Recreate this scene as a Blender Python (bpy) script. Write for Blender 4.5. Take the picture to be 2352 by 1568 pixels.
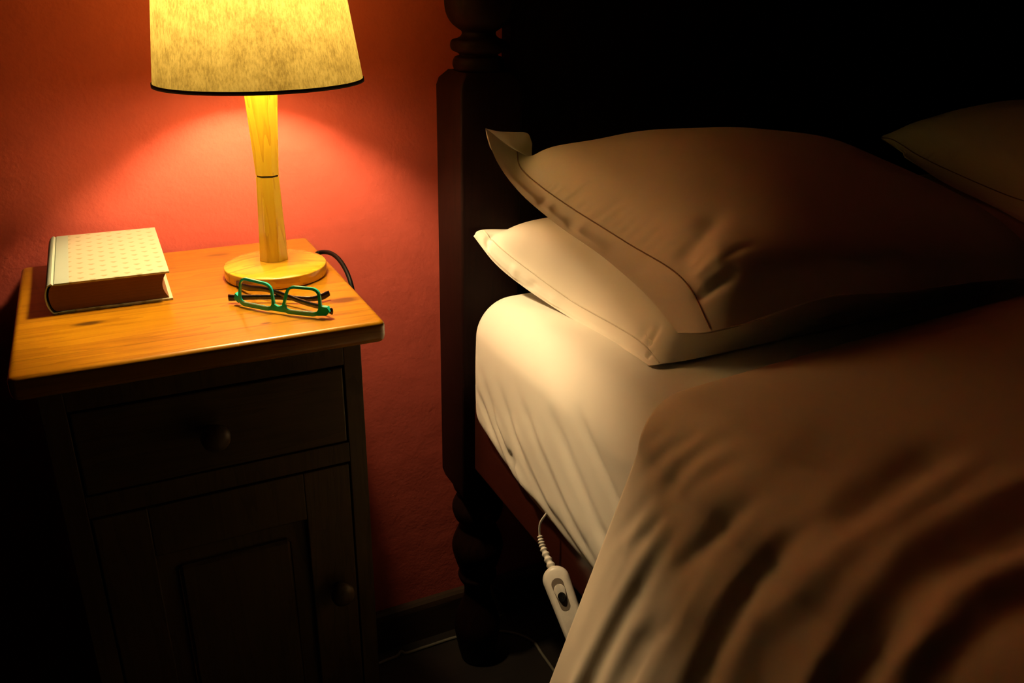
import bpy, bmesh, math, random
import numpy as np
from mathutils import Vector, Matrix, noise

for o in list(bpy.data.objects):
    bpy.data.objects.remove(o)
S = bpy.context.scene
COL = S.collection
PI = math.pi

# ------------------------------------------------------------------ camera
cd = bpy.data.cameras.new('camera')
cam = bpy.data.objects.new('camera', cd)
COL.objects.link(cam)
Fv = Vector((0.41241659, 0.82227719, -0.39213872))
Rv = Vector((0.89717443, -0.44130117, 0.01820205))
Uv = Vector((0.15808415, 0.35932366, 0.919726))
M = Matrix((Rv, Uv, -Fv)).transposed().to_4x4()
M.translation = Vector((0.11283264, -1.28499047, 1.24903668))
cam.matrix_world = M
cd.sensor_width = 36.0
cd.sensor_fit = 'HORIZONTAL'
cd.lens = 1929.09 / 2352 * 36
cd.clip_start = 0.02
S.camera = cam

# ------------------------------------------------------------------ world and exposure
w = bpy.data.worlds.new('world')
S.world = w
w.use_nodes = True
w.node_tree.nodes['Background'].inputs[0].default_value = (1.0, 0.75, 0.45, 1)
w.node_tree.nodes['Background'].inputs[1].default_value = 0.0010
S.view_settings.view_transform = 'Standard'
S.view_settings.look = 'None'
S.view_settings.exposure = 0.0
S.view_settings.gamma = 1.0
S.view_settings.use_curve_mapping = False
BULB_STRENGTH = 750.0
BULB_COLOR = (1.0, 0.70, 0.37)

# ------------------------------------------------------------------ material helpers
class NT:
    def __init__(self, name):
        self.m = bpy.data.materials.new(name)
        self.m.use_nodes = True
        self.t = self.m.node_tree
        self.b = self.t.nodes['Principled BSDF']
        self.out = self.t.nodes['Material Output']

    def n(self, typ, **kw):
        nd = self.t.nodes.new(typ)
        for k, v in kw.items():
            if k.startswith('i_'):
                key = k[2:]
                key = int(key) if key.isdigit() else key
                nd.inputs[key].default_value = v
            else:
                setattr(nd, k, v)
        return nd

    def l(self, a, b):
        self.t.links.new(a, b)

    def coords(self, scale=(1, 1, 1), rot=(0, 0, 0), loc=(0, 0, 0)):
        tc = self.n('ShaderNodeTexCoord')
        mp = self.n('ShaderNodeMapping')
        mp.inputs['Scale'].default_value = scale
        mp.inputs['Rotation'].default_value = rot
        mp.inputs['Location'].default_value = loc
        self.l(tc.outputs['Object'], mp.inputs['Vector'])
        return mp.outputs['Vector']

    def noise(self, vec, scale, detail=4, rough=0.55, dist=0.0):
        nd = self.n('ShaderNodeTexNoise')
        nd.inputs['Scale'].default_value = scale
        nd.inputs['Detail'].default_value = detail
        nd.inputs['Roughness'].default_value = rough
        nd.inputs['Distortion'].default_value = dist
        self.l(vec, nd.inputs['Vector'])
        return nd.outputs['Fac']

    def ramp(self, fac, stops):
        nd = self.n('ShaderNodeValToRGB')
        e = nd.color_ramp.elements
        while len(e) < len(stops):
            e.new(0.5)
        for i, (p, c) in enumerate(stops):
            e[i].position = p
            e[i].color = (*c, 1)
        self.l(fac, nd.inputs['Fac'])
        return nd.outputs['Color']

    def math(self, op, a, b=None, c=None, clamp=False):
        nd = self.n('ShaderNodeMath', operation=op)
        nd.use_clamp = clamp
        for i, v in enumerate((a, b, c)):
            if v is None:
                continue
            if isinstance(v, (int, float)):
                nd.inputs[i].default_value = v
            else:
                self.l(v, nd.inputs[i])
        return nd.outputs[0]

    def mix(self, fac, a, b, blend='MIX'):
        nd = self.n('ShaderNodeMix', data_type='RGBA', blend_type=blend)
        for i, v in ((0, fac), (6, a), (7, b)):
            if isinstance(v, (int, float)):
                nd.inputs[i].default_value = v
            elif isinstance(v, tuple):
                nd.inputs[i].default_value = (*v, 1)
            else:
                self.l(v, nd.inputs[i])
        return nd.outputs[2]

    def bump(self, h, strength=0.2, dist=0.001):
        nd = self.n('ShaderNodeBump')
        nd.inputs['Strength'].default_value = strength
        nd.inputs['Distance'].default_value = dist
        self.l(h, nd.inputs['Height'])
        self.l(nd.outputs[0], self.b.inputs['Normal'])

    def set(self, **kw):
        names = dict(color='Base Color', rough='Roughness', spec='Specular IOR Level', metal='Metallic',
                     coat='Coat Weight', coat_rough='Coat Roughness', sheen='Sheen Weight', trans='Transmission Weight', ior='IOR')
        for k, v in kw.items():
            s = self.b.inputs[names[k]]
            if isinstance(v, (int, float)):
                s.default_value = v
            elif isinstance(v, tuple):
                s.default_value = (*v, 1)
            else:
                self.l(v, s)
        return self


def fabric(name, col, bump=0.25, var=0.06, scale=1400):
    t = NT(name)
    v = t.coords()
    big = t.noise(v, 6, 3)
    weave = t.noise(v, scale, 2)
    c2 = tuple(x * (1 - var) for x in col)
    t.set(color=t.ramp(big, [(0.3, c2), (0.7, col)]), rough=0.85, spec=0.15, sheen=0.05)
    soft = t.noise(v, 45, 3)
    h = t.math('ADD', t.math('MULTIPLY', weave, 0.25), soft)
    t.bump(h, bump, 0.0012)
    return t.m


def wood(name, c_dark, c_mid, c_light, axis='X', rough=0.35, coat=0.0, knots=(), seams=(), spec=0.5, gs=1.0):
    """grain runs along the given axis; knots = (x, y, rx, ry) in the object's own coordinates, seams = y positions"""
    t = NT(name)
    sc = {'X': (1.2, 14, 14), 'Y': (14, 1.2, 14), 'Z': (14, 14, 1.2)}[axis]
    sc = tuple(a * gs for a in sc)
    v = t.coords(scale=sc)
    warp = t.noise(v, 1.6, 3, 0.5, 0.4)
    fine = t.noise(t.coords(scale=tuple(a * 5 for a in sc)), 3.0, 4, 0.6)
    rings = t.math('FRACT', t.math('MULTIPLY', warp, 9.0))
    rings = t.math('POWER', rings, 2.0)
    g = t.math('ADD', t.math('MULTIPLY', rings, 0.35), t.math('MULTIPLY', fine, 0.75))
    col = t.ramp(g, [(0.15, c_light), (0.55, c_mid), (1.0, c_dark)])
    if knots or seams:
        tc = t.n('ShaderNodeTexCoord')
        sp = t.n('ShaderNodeSeparateXYZ')
        t.l(tc.outputs['Object'], sp.inputs[0])
        for kx, ky, rx, ry in knots:
            dx = t.math('DIVIDE', t.math('SUBTRACT', sp.outputs[0], kx), rx)
            dy = t.math('DIVIDE', t.math('SUBTRACT', sp.outputs[1], ky), ry)
            d = t.math('SQRT', t.math('ADD', t.math('MULTIPLY', dx, dx), t.math('MULTIPLY', dy, dy)))
            d = t.math('ADD', d, t.math('MULTIPLY', t.math('SUBTRACT', fine, 0.5), 0.9))
            f = t.math('MULTIPLY', t.math('SUBTRACT', 1.25, d), 1.4, clamp=True)
            f = t.math('MULTIPLY', f, 0.85)
            col = t.mix(f, col, (0.045, 0.018, 0.003))
        for i, (sy, slope) in enumerate(seams):
            yy = t.math('SUBTRACT', sp.outputs[1], sy)
            d = t.math('ABSOLUTE', yy)
            f = t.math('SUBTRACT', 1.0, t.math('MULTIPLY', d, 620.0), clamp=True)
            col = t.mix(t.math('MULTIPLY', f, 0.6), col, tuple(x * 0.35 for x in c_dark))
            side = t.math('GREATER_THAN', yy, 0.0)
            if i % 2 == 0:
                col = t.mix(t.math('MULTIPLY', side, 0.30), col, c_dark, 'MIX')
    t.set(color=col, rough=rough, spec=spec, coat=coat, coat_rough=0.12)
    t.bump(g, 0.12, 0.0006)
    return t.m


def plain(name, col, rough=0.5, spec=0.5, metal=0.0, coat=0.0):
    t = NT(name)
    v = t.coords()
    nz = t.noise(v, 60, 3)
    c2 = tuple(x * 0.85 for x in col)
    t.set(color=t.ramp(nz, [(0.3, c2), (0.7, col)]), rough=rough, spec=spec, metal=metal, coat=coat)
    return t.m


# wall: terracotta paint over slightly uneven plaster
tw = NT('terracotta_paint')
v = tw.coords()
tw.set(color=tw.ramp(tw.noise(v, 2.2, 4), [(0.3, (0.56, 0.098, 0.068)), (0.7, (0.62, 0.112, 0.076))]), rough=0.62, spec=0.35)
hh = tw.math('ADD', tw.math('MULTIPLY', tw.noise(v, 18, 4), 1.0), tw.math('MULTIPLY', tw.noise(v, 170, 3), 0.22))
tw.bump(hh, 0.8, 0.003)
M_WALL = tw.m

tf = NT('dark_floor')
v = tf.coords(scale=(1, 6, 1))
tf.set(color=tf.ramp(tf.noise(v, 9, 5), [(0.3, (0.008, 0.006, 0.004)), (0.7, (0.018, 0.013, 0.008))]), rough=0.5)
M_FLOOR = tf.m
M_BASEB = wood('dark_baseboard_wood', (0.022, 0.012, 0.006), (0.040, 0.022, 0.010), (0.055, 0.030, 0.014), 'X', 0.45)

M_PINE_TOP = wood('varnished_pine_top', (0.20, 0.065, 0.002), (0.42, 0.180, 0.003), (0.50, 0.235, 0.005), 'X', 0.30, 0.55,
                  knots=((0.252, -0.053, 0.017, 0.006), (0.078, -0.267, 0.017, 0.006), (0.365, -0.308, 0.022, 0.010), (0.262, -0.347, 0.007, 0.003)),
                  seams=((-0.238, 0), (-0.352, 0), (-0.11, 0)))
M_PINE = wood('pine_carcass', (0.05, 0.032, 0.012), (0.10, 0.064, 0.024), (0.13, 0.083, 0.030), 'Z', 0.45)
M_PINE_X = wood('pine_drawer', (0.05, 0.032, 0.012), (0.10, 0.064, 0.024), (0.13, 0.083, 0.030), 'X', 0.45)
M_LAMPWOOD = wood('lamp_pine', (0.60, 0.27, 0.01), (0.90, 0.62, 0.035), (0.94, 0.72, 0.055), 'Z', 0.30, 0.4)
M_LAMPBASE = wood('lamp_base_pine', (0.55, 0.24, 0.012), (0.82, 0.46, 0.03), (0.90, 0.56, 0.045), 'X', 0.22, 0.7,
                  seams=((0.017, 0), (-0.02, 0)), gs=0.8)
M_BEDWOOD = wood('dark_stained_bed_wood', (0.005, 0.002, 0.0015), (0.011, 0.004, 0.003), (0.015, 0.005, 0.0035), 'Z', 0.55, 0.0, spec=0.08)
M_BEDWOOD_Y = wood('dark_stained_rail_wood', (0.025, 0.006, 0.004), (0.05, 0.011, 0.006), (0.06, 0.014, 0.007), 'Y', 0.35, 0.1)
M_SHEET = fabric('sheet_cotton', (0.88, 0.86, 0.76), 0.12)
M_PILLOW = fabric('pillowcase_cotton', (0.92, 0.86, 0.75), 0.12)
M_PILLOW2 = fabric('lower_pillowcase_cotton', (0.88, 0.84, 0.72), 0.12)
M_DUVET = fabric('duvet_cotton', (0.72, 0.64, 0.50), 0.15)
M_SEAM = plain('stitch_seam', (0.30, 0.20, 0.13), 0.9, 0.1)
M_SEAM_PALE = plain('pale_stitch_seam', (0.72, 0.66, 0.54), 0.9, 0.1)
M_BLACK = plain('black_flex', (0.002, 0.002, 0.002), 0.5, 0.12)
M_WHITEPL = plain('white_plastic', (0.78, 0.76, 0.68), 0.35, 0.5)
M_GREYPL = plain('grey_recess_plastic', (0.16, 0.13, 0.10), 0.5)
M_BLACKPL = plain('black_slider_plastic', (0.01, 0.01, 0.01), 0.2)
M_CORD = plain('dull_white_flex', (0.16, 0.15, 0.11), 0.6)
M_TEMPLE = plain('dark_brown_acetate', (0.022, 0.010, 0.008), 0.18, 0.6)
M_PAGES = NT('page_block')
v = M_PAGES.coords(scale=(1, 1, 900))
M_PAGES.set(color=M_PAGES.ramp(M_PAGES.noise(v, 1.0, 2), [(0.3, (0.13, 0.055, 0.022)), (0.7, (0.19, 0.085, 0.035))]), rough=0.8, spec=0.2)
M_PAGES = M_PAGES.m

# green translucent acetate
tg = NT('green_acetate')
v = tg.coords()
tg.set(color=tg.ramp(tg.noise(v, 50, 3), [(0.3, (0.01, 0.42, 0.30)), (0.7, (0.03, 0.62, 0.48))]), rough=0.12, spec=0.6, coat=0.5)
tg.b.inputs['Subsurface Weight'].default_value = 0.0
M_GREEN = tg.m
tl = NT('spectacle_lens')
tl.set(color=(1, 1, 1), rough=0.0, trans=1.0, ior=1.01)
M_LENS = tl.m

# book cover: cream cloth with staggered small printed marks
tb = NT('book_cover_paper')
tc = tb.n('ShaderNodeTexCoord')
sp = tb.n('ShaderNodeSeparateXYZ')
tb.l(tc.outputs['Object'], sp.inputs[0])
X, Y = sp.outputs[0], sp.outputs[1]
cx = tb.math('COSINE', tb.math('MULTIPLY', X, PI / 0.0128))
tri = tb.math('MULTIPLY', tb.math('PINGPONG', X, 0.0064), 0.55)
cy = tb.math('COSINE', tb.math('MULTIPLY', tb.math('SUBTRACT', Y, tri), PI / 0.0105))
mk = tb.math('MULTIPLY', cx, cy)
f = tb.math('MULTIPLY', tb.math('SUBTRACT', mk, 0.45), 2.2, clamp=True)
f = tb.math('MULTIPLY', f, tb.math('GREATER_THAN', X, 0.026))
f = tb.math('MULTIPLY', f, 0.65)
base = tb.mix(tb.math('GREATER_THAN', X, 0.026), (0.36, 0.43, 0.34), (0.48, 0.43, 0.28))
tb.set(color=tb.mix(f, base, (0.25, 0.21, 0.08)), rough=0.55, spec=0.3)
M_COVER = tb.m

# lampshade: parchment-like cloth that lets the bulb's light through
ts = NT('lampshade_cloth')
ts.t.nodes.remove(ts.b)
vv = ts.coords(scale=(1, 1, 0.35))
fib = ts.noise(vv, 420, 4, 0.7)
blot = ts.noise(ts.coords(), 45, 4, 0.6)
k = ts.math('ADD', ts.math('MULTIPLY', fib, 0.6), ts.math('MULTIPLY', blot, 0.4))
colt = ts.ramp(k, [(0.36, (0.044, 0.033, 0.0075)), (0.50, (0.069, 0.055, 0.0138)), (0.66, (0.094, 0.079, 0.022))])
cold = ts.ramp(k, [(0.36, (0.11, 0.08, 0.03)), (0.66, (0.22, 0.17, 0.08))])
tr = ts.n('ShaderNodeBsdfTranslucent')
df = ts.n('ShaderNodeBsdfDiffuse')
ts.l(colt, tr.inputs[0])
ts.l(cold, df.inputs[0])
mxs = ts.n('ShaderNodeMixShader')
mxs.inputs[0].default_value = 0.5
geo = ts.n('ShaderNodeNewGeometry')
liner = ts.mix(geo.outputs['Backfacing'], cold, (0.62, 0.57, 0.45))
ts.t.links.remove(df.inputs[0].links[0])
ts.l(liner, df.inputs[0])
ts.l(tr.outputs[0], mxs.inputs[1])
ts.l(df.outputs[0], mxs.inputs[2])
ts.l(mxs.outputs[0], ts.out.inputs[0])
M_SHADE = ts.m
M_TRIM = plain('dark_shade_trim', (0.035, 0.018, 0.008), 0.8)

te = NT('glowing_bulb')
te.b.inputs['Emission Color'].default_value = (*BULB_COLOR, 1)
te.b.inputs['Emission Strength'].default_value = BULB_STRENGTH
te.set(color=(0.8, 0.8, 0.8))
M_BULB = te.m
M_BRASS = plain('brass_holder', (0.5, 0.35, 0.12), 0.3, 0.5, 1.0)

# ------------------------------------------------------------------ object helpers
def tag(o, label=None, cat=None, group=None, kind=None):
    for k, vv in (('label', label), ('category', cat), ('group', group), ('kind', kind)):
        if vv:
            o[k] = vv
    return o


def thing(name, loc, label, cat, group=None):
    o = bpy.data.objects.new(name, None)
    COL.objects.link(o)
    o.location = loc
    o.empty_display_size = 0.05
    return tag(o, label, cat, group)


def obj(name, bm, mat, parent=None, smooth=True, subsurf=0, origin=None, autos=None):
    """bm holds WORLD coordinates; the mesh is stored relative to the top-level thing (or origin)"""
    root = parent
    while root is not None and root.parent is not None:
        root = root.parent
    org = Vector(root.location) if root is not None else Vector(origin or (0, 0, 0))
    bmesh.ops.translate(bm, verts=bm.verts, vec=-org)
    bm.normal_update()
    me = bpy.data.meshes.new(name)
    bm.to_mesh(me)
    bm.free()
    me.materials.append(mat)
    for p in me.polygons:
        p.use_smooth = smooth
    if autos is not None:
        me.set_sharp_from_angle(angle=math.radians(autos))
    o = bpy.data.objects.new(name, me)
    COL.objects.link(o)
    if parent is not None:
        o.parent = parent
    else:
        o.location = org
    if subsurf:
        md = o.modifiers.new('subsurf', 'SUBSURF')
        md.levels = md.render_levels = subsurf
    return o


def add_box(bm, x0, x1, y0, y1, z0, z1, bev=0.0, seg=2):
    r = bmesh.ops.create_cube(bm, size=1)
    vs = r['verts']
    for q in vs:
        q.co = Vector(((x0 + x1) / 2 + q.co.x * (x1 - x0), (y0 + y1) / 2 + q.co.y * (y1 - y0), (z0 + z1) / 2 + q.co.z * (z1 - z0)))
    if bev:
        es = list({e for q in vs for e in q.link_edges})
        bmesh.ops.bevel(bm, geom=es, offset=bev, segments=seg, profile=0.6, affect='EDGES')
    return bm


def box(*a, **k):
    return add_box(bmesh.new(), *a, **k)


def add_rings(bm, rings, cap0=True, cap1=True, close=True):
    R = [[bm.verts.new(p) for p in r] for r in rings]
    n = len(R[0])
    for a, b in zip(R[:-1], R[1:]):
        for i in range(n if close else n - 1):
            j = (i + 1) % n
            bm.faces.new((a[i], a[j], b[j], b[i]))
    if cap0:
        bm.faces.new(R[0][::-1])
    if cap1:
        bm.faces.new(R[-1])
    return bm


def lathe(bm, cx, cy, prof, n=48, phase=0.0, cap0=True, cap1=True):
    rings = []
    for r, z in prof:
        rings.append([(cx + r * math.cos(2 * PI * i / n + phase), cy + r * math.sin(2 * PI * i / n + phase), z) for i in range(n)])
    return add_rings(bm, rings, cap0, cap1)


def rounded_rect(x0, x1, y0, y1, r, seg=8):
    pts = []
    for cx_, cy_, a0 in ((x1 - r, y1 - r, 0), (x0 + r, y1 - r, 90), (x0 + r, y0 + r, 180), (x1 - r, y0 + r, 270)):
        for i in range(seg + 1):
            a = math.radians(a0 + 90 * i / seg)
            pts.append((cx_ + r * math.cos(a), cy_ + r * math.sin(a)))
    return pts


def slab(x0, x1, y0, y1, r, prof, seg=8):
    """rounded-rectangle slab; prof = [(inset, z)] from bottom to top"""
    bm = bmesh.new()
    rings = []
    for ins, z in prof:
        rr = max(r - ins, 0.001)
        rings.append([(px, py, z) for px, py in rounded_rect(x0 + ins, x1 - ins, y0 + ins, y1 - ins, rr, seg)])
    return add_rings(bm, rings)


def cr(pts, n):
    """Catmull-Rom resample of a list of points (uniform parameter) to n samples"""
    P = np.array(pts, float)
    P = np.vstack([2 * P[0] - P[1], P, 2 * P[-1] - P[-2]])
    m = len(P) - 3
    out = []
    for i in range(n):
        t = i / (n - 1) * m
        k_ = min(int(t), m - 1)
        f_ = t - k_
        a, b, c, d = P[k_], P[k_ + 1], P[k_ + 2], P[k_ + 3]
        out.append(0.5 * (2 * b + (c - a) * f_ + (2 * a - 5 * b + 4 * c - d) * f_ ** 2 + (3 * b - 3 * c + d - a) * f_ ** 3))
    return np.array(out)


def tube(bm, pts, rad, n=10, samples=None, squash=1.0, up=(0, 0, 1)):
    P = cr(pts, samples or max(12, len(pts) * 8))
    rads = rad if callable(rad) else (lambda t: rad)
    rings = []
    for i, p in enumerate(P):
        a = P[max(i - 1, 0)]
        b = P[min(i + 1, len(P) - 1)]
        tg_ = Vector(b - a).normalized()
        u_ = Vector(up)
        s_ = tg_.cross(u_)
        if s_.length < 1e-3:
            s_ = tg_.cross(Vector((1, 0, 0)))
        s_.normalize()
        u_ = s_.cross(tg_).normalized()
        r = rads(i / (len(P) - 1))
        rings.append([tuple(Vector(p) + s_ * (r * squash * math.cos(2 * PI * j / n)) + u_ * (r * math.sin(2 * PI * j / n))) for j in range(n)])
    return add_rings(bm, rings)


def grid_mesh(bm, G):
    """G: (nu, nv, 3) array -> quads, returns vertex grid"""
    nu, nv = G.shape[:2]
    V = [[bm.verts.new(G[i, j]) for j in range(nv)] for i in range(nu)]
    for i in range(nu - 1):
        for j in range(nv - 1):
            bm.faces.new((V[i][j], V[i + 1][j], V[i + 1][j + 1], V[i][j + 1]))
    return V


def normals(G):
    du = np.gradient(G, axis=0)
    dv = np.gradient(G, axis=1)
    n = np.cross(du, dv)
    n /= (np.linalg.norm(n, axis=2, keepdims=True) + 1e-9)
    return n


def bicubic(ctrl, nu, nv):
    C_ = np.array(ctrl, float)
    A = np.stack([cr(C_[i], nv) for i in range(C_.shape[0])], 0)
    return np.stack([cr(A[:, j], nu) for j in range(nv)], 1)


def poly_dist(a, b, P):
    """distance of grid points (a, b) to polyline P and position along it (0..1)"""
    best = np.full(a.shape, 1e9)
    tt = np.zeros(a.shape)
    P = np.array(P, float)
    seg = np.linalg.norm(P[1:] - P[:-1], axis=1)
    tot = seg.sum()
    acc = 0
    for i in range(len(P) - 1):
        d = P[i + 1] - P[i]
        L2 = (d ** 2).sum()
        t = np.clip(((a - P[i][0]) * d[0] + (b - P[i][1]) * d[1]) / L2, 0, 1)
        q = np.hypot(a - P[i][0] - t * d[0], b - P[i][1] - t * d[1])
        m = q < best
        best[m] = q[m]
        tt[m] = ((acc + t * seg[i]) / tot)[m]
        acc += seg[i]
    return best, tt


def folds(a, b, lst):
    h = np.zeros(a.shape)
    for P, amp, wd in lst:
        d, t = poly_dist(a, b, P)
        h += amp * np.exp(-(d / wd) ** 2) * np.clip(np.sin(PI * np.clip(t, 0.03, 0.97)) * 1.6, 0, 1)
    return h


def nz(x, y, z=0.0):
    return noise.noise(Vector((float(x), float(y), float(z))))


# ------------------------------------------------------------------ the room
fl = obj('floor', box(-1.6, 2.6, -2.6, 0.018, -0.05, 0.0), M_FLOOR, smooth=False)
tag(fl, kind='structure')
wl = obj('wall_back', box(-1.6, 2.6, 0.018, 0.138, -0.05, 2.5), M_WALL, smooth=False)
tag(wl, kind='structure')
bb = bmesh.new()
prof = [(0.0, 0.0), (-0.016, 0.0), (-0.016, 0.076), (-0.013, 0.086), (-0.008, 0.091), (0.0, 0.092)]
add_rings(bb, [[(xx, yy + 0.018, zz) for yy, zz in prof] for xx in (-1.6, 2.6)])
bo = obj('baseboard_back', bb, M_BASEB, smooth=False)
tag(bo, kind='structure')

# ------------------------------------------------------------------ nightstand
HT = 0.88
ns = thing('nightstand', (0, 0, 0), 'pine bedside cabinet with a varnished orange top, one drawer and a panelled door', 'bedside cabinet')
X0, X1, Y0, Y1 = 0.0, 0.392, -0.397, -0.008
th = 0.027
prof = [(0.010, HT - th), (0.004, HT - th + 0.001), (0.001, HT - th + 0.004), (0.0, HT - th + 0.009), (0.0, HT - 0.0085)]
for i in range(9):
    a = PI / 2 * i / 8
    prof.append((0.0065 * (1 - math.cos(a)), HT - 0.0065 + 0.0065 * math.sin(a)))
prof += [(0.009, HT), (0.03, HT)]
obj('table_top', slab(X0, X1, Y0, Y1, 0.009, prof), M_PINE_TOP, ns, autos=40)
zb = HT - th
c = bmesh.new()
add_box(c, 0.022, 0.040, -0.362, -0.02, 0.0, zb, 0.001)       # left side
add_box(c, 0.349, 0.366, -0.362, -0.02, 0.0, zb, 0.001)       # right side
add_box(c, 0.040, 0.349, -0.036, -0.024, 0.05, zb)            # back board
add_box(c, 0.040, 0.349, -0.35, -0.036, 0.07, 0.085)          # bottom board
add_box(c, 0.040, 0.349, -0.35, -0.036, 0.695, 0.705)         # shelf under drawer
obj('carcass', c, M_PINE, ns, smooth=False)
c = bmesh.new()
add_box(c, 0.020, 0.044, -0.370, -0.345, 0.0, zb, 0.001)
add_box(c, 0.345, 0.367, -0.370, -0.345, 0.0, zb, 0.001)
add_box(c, 0.044, 0.345, -0.370, -0.350, 0.821, zb, 0.001)
add_box(c, 0.044, 0.345, -0.370, -0.350, 0.686, 0.714, 0.001)
add_box(c, 0.044, 0.345, -0.370, -0.350, 0.0, 0.075, 0.001)
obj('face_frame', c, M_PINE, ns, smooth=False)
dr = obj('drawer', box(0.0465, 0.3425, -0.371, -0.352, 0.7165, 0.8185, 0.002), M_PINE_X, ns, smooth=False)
kb = bmesh.new()
lathe(kb, 0, 0, [(0.007, 0.0), (0.007, 0.008), (0.012, 0.012), (0.0165, 0.019), (0.0155, 0.026), (0.009, 0.030), (0.002, 0.031)], 28)
bmesh.ops.transform(kb, matrix=Matrix.Translation((0.187, -0.371, 0.768)) @ Matrix.Rotation(PI / 2, 4, 'X'), verts=kb.verts)
obj('knob', kb, M_PINE, dr)
dm = bmesh.new()
x0, x1, z0, z1, st = 0.0465, 0.3425, 0.0775, 0.6835, 0.058
add_box(dm, x0, x0 + st, -0.371, -0.352, z0, z1, 0.0015)
add_box(dm, x1 - st, x1, -0.371, -0.352, z0, z1, 0.0015)
add_box(dm, x0 + st, x1 - st, -0.371, -0.352, z1 - st - 0.01, z1, 0.0015)
add_box(dm, x0 + st, x1 - st, -0.371, -0.352, z0, z0 + st + 0.01, 0.0015)
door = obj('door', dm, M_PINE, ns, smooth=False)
pm = bmesh.new()
add_box(pm, x0 + st - 0.004, x1 - st + 0.004, -0.362, -0.354, z0 + st, z1 - st)
add_box(pm, x0 + st + 0.022, x1 - st - 0.022, -0.368, -0.361, z0 + st + 0.035, z1 - st - 0.035, 0.005, 1)
obj('door_panel', pm, M_PINE, door, smooth=False)
kb = bmesh.new()
lathe(kb, 0, 0, [(0.007, 0.0), (0.007, 0.008), (0.012, 0.012), (0.0155, 0.019), (0.0145, 0.026), (0.009, 0.030), (0.002, 0.031)], 28)
bmesh.ops.transform(kb, matrix=Matrix.Translation((0.318, -0.371, 0.500)) @ Matrix.Rotation(PI / 2, 4, 'X'), verts=kb.verts)
obj('knob', kb, M_PINE, door)

# ------------------------------------------------------------------ table lamp
LX, LY = 0.311, -0.172
lamp = thing('table_lamp', (LX, LY, HT), 'lit table lamp with cream drum shade and faceted wooden stem on the cabinet', 'lamp')
bp = [(0.064, 0.0), (0.0668, 0.0012), (0.0672, 0.004), (0.0672, 0.0140), (0.0668, 0.0150), (0.0660, 0.0155), (0.058, 0.0172), (0.040, 0.0205), (0.025, 0.022), (0.006, 0.0225)]
b = bmesh.new()
lathe(b, LX, LY, [(r, HT + z) for r, z in bp], 72)
obj('base', b, M_LAMPBASE, lamp, autos=50)


def oct_ring(cx_, cy_, z, w_, ch):
    """square with broad chamfered corners, seen from above, turned to face the room"""
    h = w_ / 2
    pts = [(h, -h + ch), (h, h - ch), (h - ch, h), (-h + ch, h), (-h, h - ch), (-h, -h + ch), (-h + ch, -h), (h - ch, -h)]
    a = math.radians(-14)
    return [(cx_ + x * math.cos(a) - y * math.sin(a), cy_ + x * math.sin(a) + y * math.cos(a), z) for x, y in pts]


def stem(bm, zs):
    rings = []
    for z in zs:
        # waist at z = 0.1355 above the table
        d = z - 0.1355
        w_ = 0.0285 + (0.0075 * (abs(d) / 0.11) ** 1.25 if d < 0 else 0.0135 * (d / 0.12) ** 1.1)
        rings.append(oct_ring(LX + 0.003 * (z - 0.02) / 0.2 - 0.001, LY, HT + z, w_, w_ * 0.27))
    return add_rings(bm, rings)


b = bmesh.new()
stem(b, [0.0225 + (0.1335 - 0.0225) * i / 14 for i in range(15)])
obj('lower_stem', b, M_LAMPWOOD, lamp, autos=25)
b = bmesh.new()
stem(b, [0.136 + (0.262 - 0.136) * i / 14 for i in range(15)])
obj('upper_stem', b, M_LAMPWOOD, lamp, autos=25)
b = bmesh.new()
stem_w = 0.0128
add_rings(b, [oct_ring(LX + 0.0007, LY, HT + 0.133, 0.0262, 0.007), oct_ring(LX + 0.0007, LY, HT + 0.1365, 0.0262, 0.007)])
obj('joint_groove', b, M_TEMPLE, lamp)
# shade
SZ0, SZ1, SR0, SR1 = 1.131, 1.335, 0.1262, 0.0985
SCX = LX + 0.0005
b = bmesh.new()
ns_ = 96
tilt = math.radians(1.2)


def shade_pt(r, z, a):
    p = Vector((r * math.cos(a), r * math.sin(a), z - 1.26))
    p = Matrix.Rotation(-tilt, 3, 'Y') @ p
    return (SCX + p.x, LY + p.y, 1.26 + p.z)


rings = []
for i in range(25):
    z = SZ0 + (SZ1 - SZ0) * i / 24
    r = SR0 + (SR1 - SR0) * i / 24
    rings.append([shade_pt(r, z, 2 * PI * j / ns_) for j in range(ns_)])
add_rings(b, rings, False, False)
obj('lamp_shade', b, M_SHADE, lamp)
for zz, rr in ((SZ0, SR0), (SZ1, SR1)):
    b = bmesh.new()
    prof_r = [(rr - 0.0012, zz - 0.0012), (rr + 0.0012, zz - 0.0012), (rr + 0.0010, zz + 0.0030), (rr - 0.0012, zz + 0.0030)]
    rg = [[shade_pt(r, z, 2 * PI * j / ns_) for j in range(ns_)] for r, z in prof_r]
    rg.append(rg[0])
    add_rings(b, rg, False, False)
    bmesh.ops.remove_doubles(b, verts=b.verts, dist=1e-6)
    obj('shade_trim', b, M_TRIM, lamp)
b = bmesh.new()
for k_ in range(3):
    a = 2 * PI * k_ / 3 + 0.4
    p1 = shade_pt(SR1 - 0.001, SZ1 - 0.004, a)
    tube(b, [(SCX + 0.014 * math.cos(a), LY + 0.014 * math.sin(a), 1.168), (SCX + 0.05 * math.cos(a), LY + 0.05 * math.sin(a), 1.24), p1], 0.0012, 6)
obj('shade_carrier', b, M_BRASS, lamp)
b = bmesh.new()
lathe(b, LX + 0.001, LY, [(0.016, HT + 0.262), (0.016, 1.150), (0.019, 1.152), (0.019, 1.165), (0.014, 1.168), (0.014, 1.224)], 32)
obj('bulb_holder', b, M_BRASS, lamp)
b = bmesh.new()
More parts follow.
